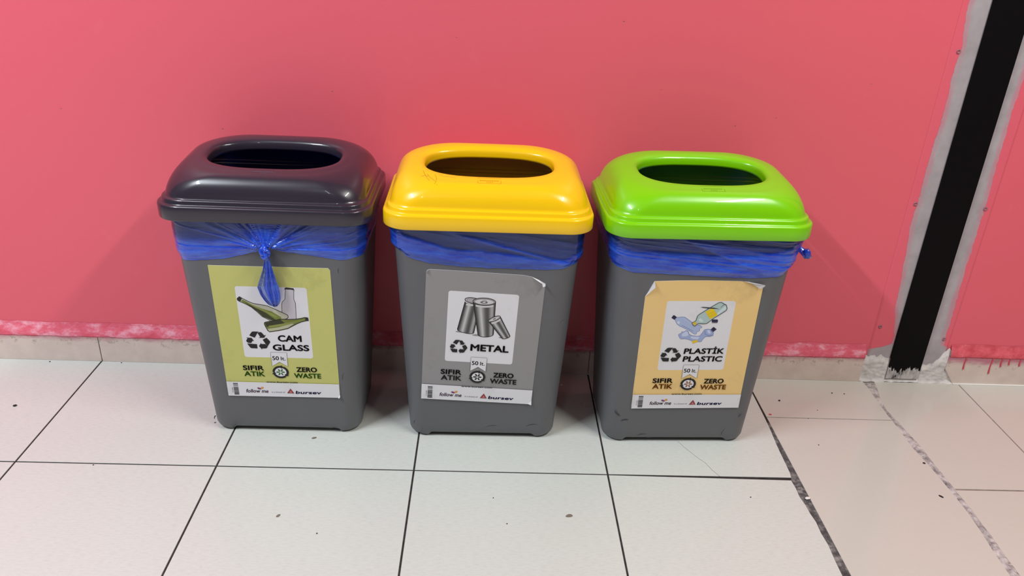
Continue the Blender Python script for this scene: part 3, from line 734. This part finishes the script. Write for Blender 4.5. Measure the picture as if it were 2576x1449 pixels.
# knot: a small over-and-under loop of twisted film
s = MB(); pts = []
for k in range(72):
    t = 2 * PI * k / 72; r = .0056 * (1 + .45 * math.cos(3 * t)); pts.append((r * math.cos(2 * t) * 1.0, -.003 * math.sin(3 * t), r * math.sin(2 * t) * 1.35))
s.tube([(KN.x + p[0], KN.y + p[1], KN.z + p[2] - .002) for p in pts], .0034, 12, 0, True)
s.tube([(KN.x - .002, KN.y + .006, KN.z + .012), (KN.x, KN.y - .001, KN.z + .004), (KN.x + .002, KN.y - .001, KN.z - .008), (KN.x + .003, KN.y + .002, KN.z - .018)], .0042, 12, 0)
for v in range(len(s.v)):
    p = Vector(s.v[v]); q = nz(p.x * 500, p.y * 500, p.z * 300) * .0009; s.v[v] = (p.x + q, p.y + q, p.z + q)
kn = s.build('knot', M_film, ln1, True); set_dens(kn, .93)
# tail hanging from the knot, a flattened pleated pouch
n, m = 96, 48; vs = []; fs = []; den = []
for j in range(m + 1):
    t = j / m; z = KN.z - .010 - .113 * t
    cxl = KN.x + interp(t, [(0, .002), (.3, .000), (.6, -.0035), (.8, .000), (1, .0045)])
    wd = interp(t, [(0, .0036), (.12, .006), (.3, .011), (.5, .0172), (.60, .0205), (.75, .0192), (.87, .0158), (.95, .0112), (.985, .0070), (1, .0012)])
    dp = interp(t, [(0, .0036), (.3, .006), (.6, .008), (.85, .0065), (.96, .0045), (1, .0006)])
    yc = -(BB0 + K * z) - .0105 + .0 * t - .006 * (1 - t)
    for k in range(n):
        a = 2 * PI * k / n; pl = 1 + .16 * math.sin(7 * a + 2 * t) + .10 * nz(a * 3, t * 4, 2) + .1 * nz(math.cos(a) * 6, t * 3, 9)
        vs.append((cxl + wd * math.cos(a) * (1 + .05 * nz(t * 9, a)), yc + dp * math.sin(a) * pl - .0025 * math.sin(9 * math.cos(a) * 1.5 + t * 3) * min(1, t * 3), z + .002 * nz(math.cos(a) * 3, t * 3)))
        sx = math.cos(a); den.append(.22 if sx < -.30 and t > .24 else (.45 if t > .9 else .80 + .2 * nz(a * 5, t * 5)))
fs = [(j * n + k, j * n + (k + 1) % n, (j + 1) * n + (k + 1) % n, (j + 1) * n + k)[::-1] for j in range(m) for k in range(n)]
tl = link_mesh('tied_tail', vs, fs, M_film, ln1, True); at = tl.data.attributes.new('dens', 'FLOAT', 'POINT'); at.data.foreach_set('value', den)

# ---- bin 2: metal
bin2, lid2 = make_bin(*P2, R2, 'grey recycling bin with yellow lid and grey METAL sticker', mat_lid('yellow_lid_plastic', srgb(255, 206, 6), srgb(252, 190, 5)), mat_plain('amber_emblem', srgb(222, 150, 10), .4))
A = Art(); A.outline = [(0, 7), (1.5, 2.5), (6, 0), (60, -.5), (190, 0), (206, 2.5), (220, 8), (234, 16), (234, 309), (222, 307.5), (0, 309)]
BG2 = srgb(148, 145, 146); common(A, BG2, None, A.outline)
F = lambda p: fix(p, 9.9)
for cx_, cy_, rx, ry in [(76, 137.5, 12, 2.5), (112, 143.5, 14, 2.6), (162, 146, 10, 2)]: A.ell(cx_, cy_, rx, ry, srgb(150, 146, 148), -.05)
TB = [(0, 30), (.06, 60), (.2, 150), (.32, 205), (.42, 150), (.55, 84), (.66, 74), (.78, 150), (.87, 176), (.95, 90), (1, 34)]
a, b_, c_, d_ = F([(79.2, 64.0), (67.3, 130.5), (97.5, 137.5), (110.5, 60.9)]); c_ = (99.5, c_[1])
gradient(A, a, b_, d_, (101.0, c_[1] - 1), TB, 5)
A.ell(94.5, 63.8, 15.8, 6.4, srgb(196, 192, 194), .12, BLK, 1.5); A.ell(95, 63.9, 13, 4.6, srgb(174, 168, 172), .12, srgb(80, 74, 78), .6)
a, b_, c_, d_ = F([(95.0, 64), (109.6, 139.5), (140.8, 135.5), (139.5, 60)])
gradient(A, a, b_, d_, c_, TB, 6.5)
cx_, cy_ = F([(117.1, 60.6)])[0]
A.ell(cx_, cy_, 22.4, 8.3, srgb(170, 165, 168), -.02, BLK, 1.5); A.ell(cx_, cy_ + .4, 19.4, 6.4, srgb(208, 204, 206), -.02, srgb(74, 68, 72), .8)
A.ell(cx_ + .5, cy_ - .6, 4.2, 2.6, None, 0, srgb(96, 90, 94), .8, 20); A.ell(cx_ - .5, cy_ + 1.6, 7.0, 2.2, srgb(120, 114, 118), 0, srgb(50, 46, 48), .7, 20); A.ell(cx_ - .2, cy_ + 1.4, 3.2, 1.1, srgb(226, 222, 224), 0, None, 1, 16)
a, b_, c_, d_ = F([(129.6, 106.5), (158.8, 144), (174.5, 136.4), (151.5, 92.5)])
gradient(A, a, b_, d_, c_, TB, 3.2)
cx_, cy_ = F([(140.0, 98.7)])[0]
A.ell(cx_, cy_, 13.0, 4.6, srgb(196, 192, 194), -.52, BLK, 1.3); A.ell(cx_, cy_, 10.4, 3.2, srgb(206, 202, 204), -.52, srgb(90, 84, 88), .5); A.ell(cx_, cy_, 3.4, 1.3, srgb(110, 104, 108), -.52, None, 1, 16)
recycle(A, 54.5, 90, 157.5, 190); A.text('METAL', 96.3, 174.9, 181, 16.2, BLK, .035)
foot(A, BG2, srgb(58, 56, 58), BLK, 271)
sticker_obj(A, bin2, -.0076, .2533, math.radians(-2.4), [([(206, 2.5, .001), (220, 8, .002), (234, 16, .002), (233.5, 17, .010), (229, 20, .009), (227, 14, .006), (216, 8, .004)], WHT),
    ([(0, 7, .001), (6, 0, .001), (2.5, 1.0, .005), (.2, 5, .005)], WHT), ([(222, 307.5, .001), (234, 296, .001), (234.5, 309.5, .005)], WHT)])
smudges(bin2, 9, [(.165, .145, .004, .0012, .3), (.108, .035, .03, .0007, .2), (-.145, .04, .012, .0008, 1.3), (.02, .03, .03, .0006, .2), (.155, .30, .02, .0004, .9)])
def shape2(x, y, z, ad, v, ze):
    dg = z + .36 * (x - .0) * .3      # the fold lines run down to the right
    b1 = streak(x * 5 + y * 4, (z + .16 * x) * 62, 3); b2_ = streak(x * 8 + y * 7, (z + .2 * x) * 210, 8)
    hb = .032 + .012 * nz(ad * .03, 6) + .010 * smooth01((-.05 - x) / .1) - .012 * smooth01((x - .02) / .08)
    band = 1 - smooth01((z - ze - hb) / .008)
    off = .003 + .0016 * (b1 + .5) + .0003 * b2_ + .0018 * band
    if abs(x) > .165: off += .002
    d = .22 + .46 * band + .14 * b1 + .07 * b2_
    line = math.exp(-((z - (.500 - .30 * (x + .09))) / .004) ** 2) + .7 * math.exp(-((z - (.487 - .26 * (x + .06))) / .003) ** 2)
    return off + .0012 * line, d + .22 * line * (1 if y < -.08 else 0)
liner((*P2, 0), R2, 'blue bin bag folded over the rim, under the yellow lid', edge_pts(.452, [(-.172, .444), (-.157, .436), (-.11, .425), (-.048, .4190), (.05, .4172), (.105, .4172), (.15, .4195), (.172, .425)], .432), shape2, 2)
# fine scratches on the yellow lid
s = MB()
def hair(pts, wd=.00035):
    P_ = [surf_front(x, t) + Vector((0, -.0002, .0003)) for x, t in pts]
    for a_, b__ in zip(P_, P_[1:]):
        d = (b__ - a_).normalized().cross(Vector((0, -.6, .8))) * wd; s.add([a_ - d, a_ + d, b__ + d, b__ - d], [(0, 1, 2, 3)])
hair([(-.128, 35), (-.122, 33.5), (-.118, 32), (-.113, 30.5)]); hair([(-.119, 34.5), (-.112, 33), (-.104, 31.5), (-.098, 28)]); hair([(-.130, 31.5), (-.124, 33), (-.116, 33.8)]); hair([(-.104, 35.5), (-.100, 33.5), (-.101, 30.5), (-.103, 28.8)])
hair([(-.098, 36), (-.088, 35.2), (-.076, 35.6), (-.064, 35.4)], .0002)
s.build('scratch', mat_plain('brown_scratch', srgb(176, 128, 20), .5), lid2)

# ---- bin 3: plastic
bin3, lid3 = make_bin(*P3, R3, 'grey recycling bin with lime green lid and tan PLASTIC sticker', mat_lid('lime_lid_plastic', srgb(130, 212, 2), srgb(114, 198, 2)), mat_plain('dark_lime_emblem', srgb(112, 180, 8), .4))
A = Art(); A.outline = [(0, 34), (4, 26), (14.4, .5), (17, 0), (60, -1.5), (120, -2), (185, -.5), (205, 1.5), (226, 9), (234, 10), (234, 309), (5, 309), (0, 304)]
BG3 = srgb(238, 202, 134); common(A, BG3, None, A.outline)
F = lambda p: fix(p, 8.2); BLU = srgb(170, 184, 218); BLD = srgb(118, 134, 178); NAV = srgb(34, 30, 66)
p = F([(68.3,80.7),(75.0,80.0),(81.2,79.1),(86.0,79.6),(93.5,84.8),(101.7,90.9),(113.2,97.1),(119.8,98.3),(124.6,102.0),(123.8,104.6),(120.2,105.9),(120.9,111.0),(119.0,112.9),(115.3,114.2),(115.7,118.6),(113.4,120.3),(109.5,118.7),(97.7,110.5),(86.4,104.9),(78.5,101.2),(72.1,96.3),(68.8,90.1),(66.1,85.1)])
A.poly(p, BLU); A.stroke(p, 1.1, BLD); A.poly(F([(71.0,91.3),(75.0,88.7),(78.0,91.8),(75.9,96.8),(72.5,95.0)]), srgb(204, 212, 236)); A.stroke(F([(84, 83), (96, 92), (108, 100)]), .8, srgb(196, 206, 232), False); A.stroke(F([(82, 99), (96, 106), (108, 113)]), .8, BLD, False)
A.poly(F([(58.8,82.1),(61.9,75.6),(64.6,75.9),(69.8,80.1),(65.8,86.4)]), NAV)
p = F([(78.2,121.4),(81.6,118.9),(83.8,118.8),(84.3,114.4),(88.6,115.0),(93.0,111.2),(96.9,112.4),(100.5,120.0),(105.7,123.2),(116.7,125.0),(123.1,123.7),(127.5,116.0),(130.8,108.3),(137.1,107.0),(143.7,107.6),(150.1,114.6),(150.6,122.3),(145.0,124.9),(135.2,125.6),(130.6,131.4),(128.1,137.9),(120.6,138.5),(109.5,136.6),(100.4,132.8),(92.8,131.5),(85.3,132.2),(81.8,129.0)])
A.poly(p, srgb(158, 172, 212)); A.stroke(p, 1.0, BLD)
for q in ([(136.8,108.9),(141.7,108.9),(145.0,117.2),(140.8,118.5),(136.9,113.4)], [(91.7,113.7),(96.0,113.7),(99.7,122.6),(95.2,125.1),(86.8,126.5),(85.0,120.1)], [(104.9,125.1),(123.4,126.3),(119.9,132.7),(110.0,131.5),(104.3,128.9)]): A.poly(F(q), srgb(196, 206, 234))
A.stroke(F([(132, 112), (134, 120), (142, 123), (149, 121)]), 1.2, BLD, False)
A.poly(F([(108.4,136.0),(118.9,133.4),(122.2,137.9),(110.9,143.1)]), srgb(226, 192, 48)); A.poly(F([(143.6,107.0),(148.2,101.2),(155.6,106.9),(149.9,113.3)]), NAV); A.stroke(F([(143.0, 108.5), (149.0, 114.2)]), .7, NAV, False)
A.poly(F([(141.9,84.8),(142.6,83.6),(153.9,83.4),(154.9,85.3),(155.0,90.2),(143.1,90.3)]), NAV); A.stroke(F([(143.1, 91.6), (154.6, 91.5)]), .7, NAV, False)
p = F([(102.0,93.4),(109.8,87.1),(111.5,75.8),(115.2,71.4),(126.8,61.9),(139.3,51.8),(149.9,43.6),(155.1,42.5),(159.8,45.3),(166.3,48.9),(169.0,56.3),(168.1,61.3),(160.9,67.6),(145.4,80.4),(133.1,93.1),(127.8,94.2),(114.9,93.9),(109.3,100.3),(105.9,98.4)])
A.poly(p, srgb(176, 198, 196)); A.poly(F([(114.6,83.3),(118.6,80.7),(126.0,88.2),(121.9,90.1),(116.4,88.9)]), srgb(206, 220, 218)); A.poly(F([(165, 50), (168, 57), (150, 75), (146, 76), (152, 66)]), srgb(206, 222, 222))
A.poly(F([(125.7,65.7),(136.9,58.1),(141.2,58.0),(152.4,72.8),(138.2,83.0)]), srgb(232, 200, 28)); A.stroke(F([(131, 73), (147, 63.5)]), .6, srgb(196, 160, 16), False); A.stroke(F([(134, 78), (150.5, 68)]), .6, srgb(196, 160, 16), False)
A.poly(F([(102.9,93.4),(107.9,89.0),(112.8,94.0),(108.6,99.0)]), srgb(216, 186, 60)); A.poly(F([(114.2,55.4),(119.4,54.4),(141.9,55.5),(154.2,58.4),(131.5,57.8)]), srgb(52, 54, 56))
A.stroke(F([(156, 55), (160, 48.5), (166, 47.5)]), .7, srgb(60, 68, 68), False); A.stroke(p, 1.2, srgb(46, 52, 50))
recycle(A, 47.5, 90.5, 154.8, 191); A.text('PLASTİK', 95, 179, 169.3, 13.2, BLK, .03, .06); A.text('PLASTIC', 95.4, 178.7, 188.6, 13.2, BLK, .03, .06)
foot(A, BG3, srgb(166, 104, 24), srgb(150, 92, 62))
sticker_obj(A, bin3, .0063, .2497, math.radians(.9), [([(0, 34, .001), (4, 26, .001), (14.4, .5, .001), (15.0, 1.5, .006), (16.2, 11, .008), (9, 22, .004)], WHT),
    ([(190, -.5, .001), (205, 1.5, .001), (226, 9, .001), (227.5, 15, .005), (234, 10, .006), (234.5, 4.5, .009), (215, 2.4, .007)], WHT)])
smudges(bin3, 12, [(-.136, .080, .020, .0022, 2.3), (-.118, .060, .018, .0022, .2), (-.076, .020, .022, .0008, .2), (.105, .03, .02, .0006, 1.2), (-.060, .012, .012, .0006, .2), (.135, .075, .012, .001, 1.0)])
def shape3(x, y, z, ad, v, ze):
    b1 = streak(x * 5 + y * 5, (z + .10 * x) * 120, 13); b2_ = streak(x * 9 + y * 9, (z + .12 * x) * 340, 18)
    hb = .040 + .010 * nz(ad * .03, 16) + .016 * smooth01((x - .04) / .12)
    band = 1 - smooth01((z - ze - hb) / .010); tri = 0
    l1 = .500 - .42 * (x + .075); l2 = .500 - .16 * (x + .075)
    if y < -.09 and x > -.09: tri = smooth01((z - l1) / .004) * smooth01((l2 - z) / .005)
    curl = math.exp(-((math.hypot((x + .20) * .9, z - .515) - .052 - .012 * nz(ad, 3)) / .02) ** 2) * streak(math.hypot(x + .20, z - .515) * 240, 1, 4)
    off = .003 + .0020 * (b1 + .5) + .0003 * b2_ + .0022 * band + .001 * tri + .001 * curl
    bulge = math.exp(-((z - .478) / .022) ** 2) * smooth01((x - .15) / .03) * smooth01((.10 - abs(y + .02)) / .05)
    return off + .013 * bulge, .25 + .52 * band + .30 * tri + .15 * b1 + .10 * b2_ + .1 * bulge
ln3 = liner((*P3, 0), R3, 'blue bin bag with side knot, under the lime green lid', edge_pts(.440, [(-.176, .4250), (-.14, .4205), (-.065, .4176), (.0535, .4125), (.113, .4122), (.1645, .4190), (.172, .424)], .436), shape3, 3)
s = MB(); s.tube([(.188, -.075, .462), (.197, -.082, .460), (.202, -.086, .455), (.208, -.090, .449), (.212, -.092, .452)], lambda t: .0085 - .0035 * math.sin(PI * t) + .001 * math.sin(17 * t), 16)
s.tube([(.205, -.092, .462), (.209, -.094, .456), (.213, -.094, .446)], lambda t: .005 + .002 * t, 12)
for v in range(len(s.v)):
    p = Vector(s.v[v]); q = nz(p.x * 260, p.y * 260, p.z * 260) * .003; s.v[v] = (p.x + q, p.y - q, p.z + q)
kn = s.build('knot', M_film, ln3, True); set_dens(kn, .8)

# ------------------------------------------------------------------ specks and chips on the floor
M_grit = mat_plain('dark_grit', srgb(40, 34, 32), .8); M_chip = mat_plain('grey_brown_flake', srgb(120, 110, 98), .8)
def speck(name, x, y, size, mat, flat=.5, stretch=1.0, rot=0.0):
    n, m = 9, 5; vs = []
    for j in range(m + 1):
        ph = PI * j / m - PI / 2
        for k in range(n):
            th = 2 * PI * k / n; r = size * math.cos(ph) * (1 + .35 * nz(x * 90 + math.cos(th) * 2, y * 90 + math.sin(th) * 2, j)); vs.append((r * math.cos(th) * stretch, r * math.sin(th), size * flat * (1 + math.sin(ph))))
    o = link_mesh(name, vs, [(j * n + k, j * n + (k + 1) % n, (j + 1) * n + (k + 1) % n, (j + 1) * n + k) for j in range(m) for k in range(n)], mat)
    o.location = (x, y, 0); o.rotation_euler = (0, 0, rot); return o
GR = 'dark grit specks on the floor tiles'
for x, y, sz in [(.05, .386, .0016), (-.12, .382, .0018), (.64, -.187, .0014), (.963, -.08, .0012), (1.481, -.062, .0014), (.989, -.152, .0013), (1.687, .118, .0014), (.157, -.006, .0014), (1.70, .22, .0012), (2.22, .10, .0012), (1.655, .292, .0026), (1.735, .255, .0012), (1.80, .332, .0018), (1.83, .330, .0016), (2.235, .17, .0014)]:
    tag(speck('grit_speck', x, y, sz, M_grit), 'tiny dark grit speck lying on the floor tiles', 'speck', GR)
tag(speck('dirt_blob', -.103, .193, .0038, M_grit, .35, 1.2), 'round black dirt blob on the far left cream tile', 'dirt')
tag(speck('dirt_blob', 1.898, .061, .0026, M_grit, .35, 1.2), 'small black dirt blob on the beige tile beside the mortar joint', 'dirt')
tag(speck('debris_flake', 1.109, -.127, .0042, M_chip, .15, 1.8, .3), 'grey-brown flake on the cream tile in front of the bins', 'flake')
tag(speck('debris_flake', .577, .101, .0034, M_chip, .15, 1.7, .4), 'small grey flake on the tile before the charcoal-lidded bin', 'flake')
tag(speck('debris_flake', 1.880, -.047, .0030, M_grit, .15, 1.9, -.9), 'pointed dark flake on the glossy beige tile', 'flake')
tag(speck('debris_flake', .559, -.142, .0032, M_chip, .08, 1.6, .9), 'faint curled flake on the front tile under the glass bin', 'flake')
tag(speck('paint_chip', 1.597, -.062, .0040, M_white, .3, 1.6, .3), 'white paint chip in the dark ragged floor joint', 'paint chip')
tag(speck('paint_drip', 1.614, .233, .0032, M_pinkgloss, .12, 1.3, .1), 'red paint drip on the floor right of the plastic bin', 'paint drip')

# ------------------------------------------------------------------ ceiling lamps the place is lit by
M_house = mat_plain('white_lamp_housing', srgb(230, 230, 228), .4)
for i, (x, y, lx, ly, wt, lc) in enumerate(LAMPS):
    t = empty('ceiling_light', (x, y, CEIL)); tag(t, 'white ceiling tube lamp, ' + ('above the glass bin side', 'above the joint strip side', 'far behind the viewer')[i], 'lamp')
    s = MB(); s.box(-lx / 2 - .03, lx / 2 + .03, -ly / 2 - .02, ly / 2 + .02, -.06, -.0005); s.build('housing', M_house, t)
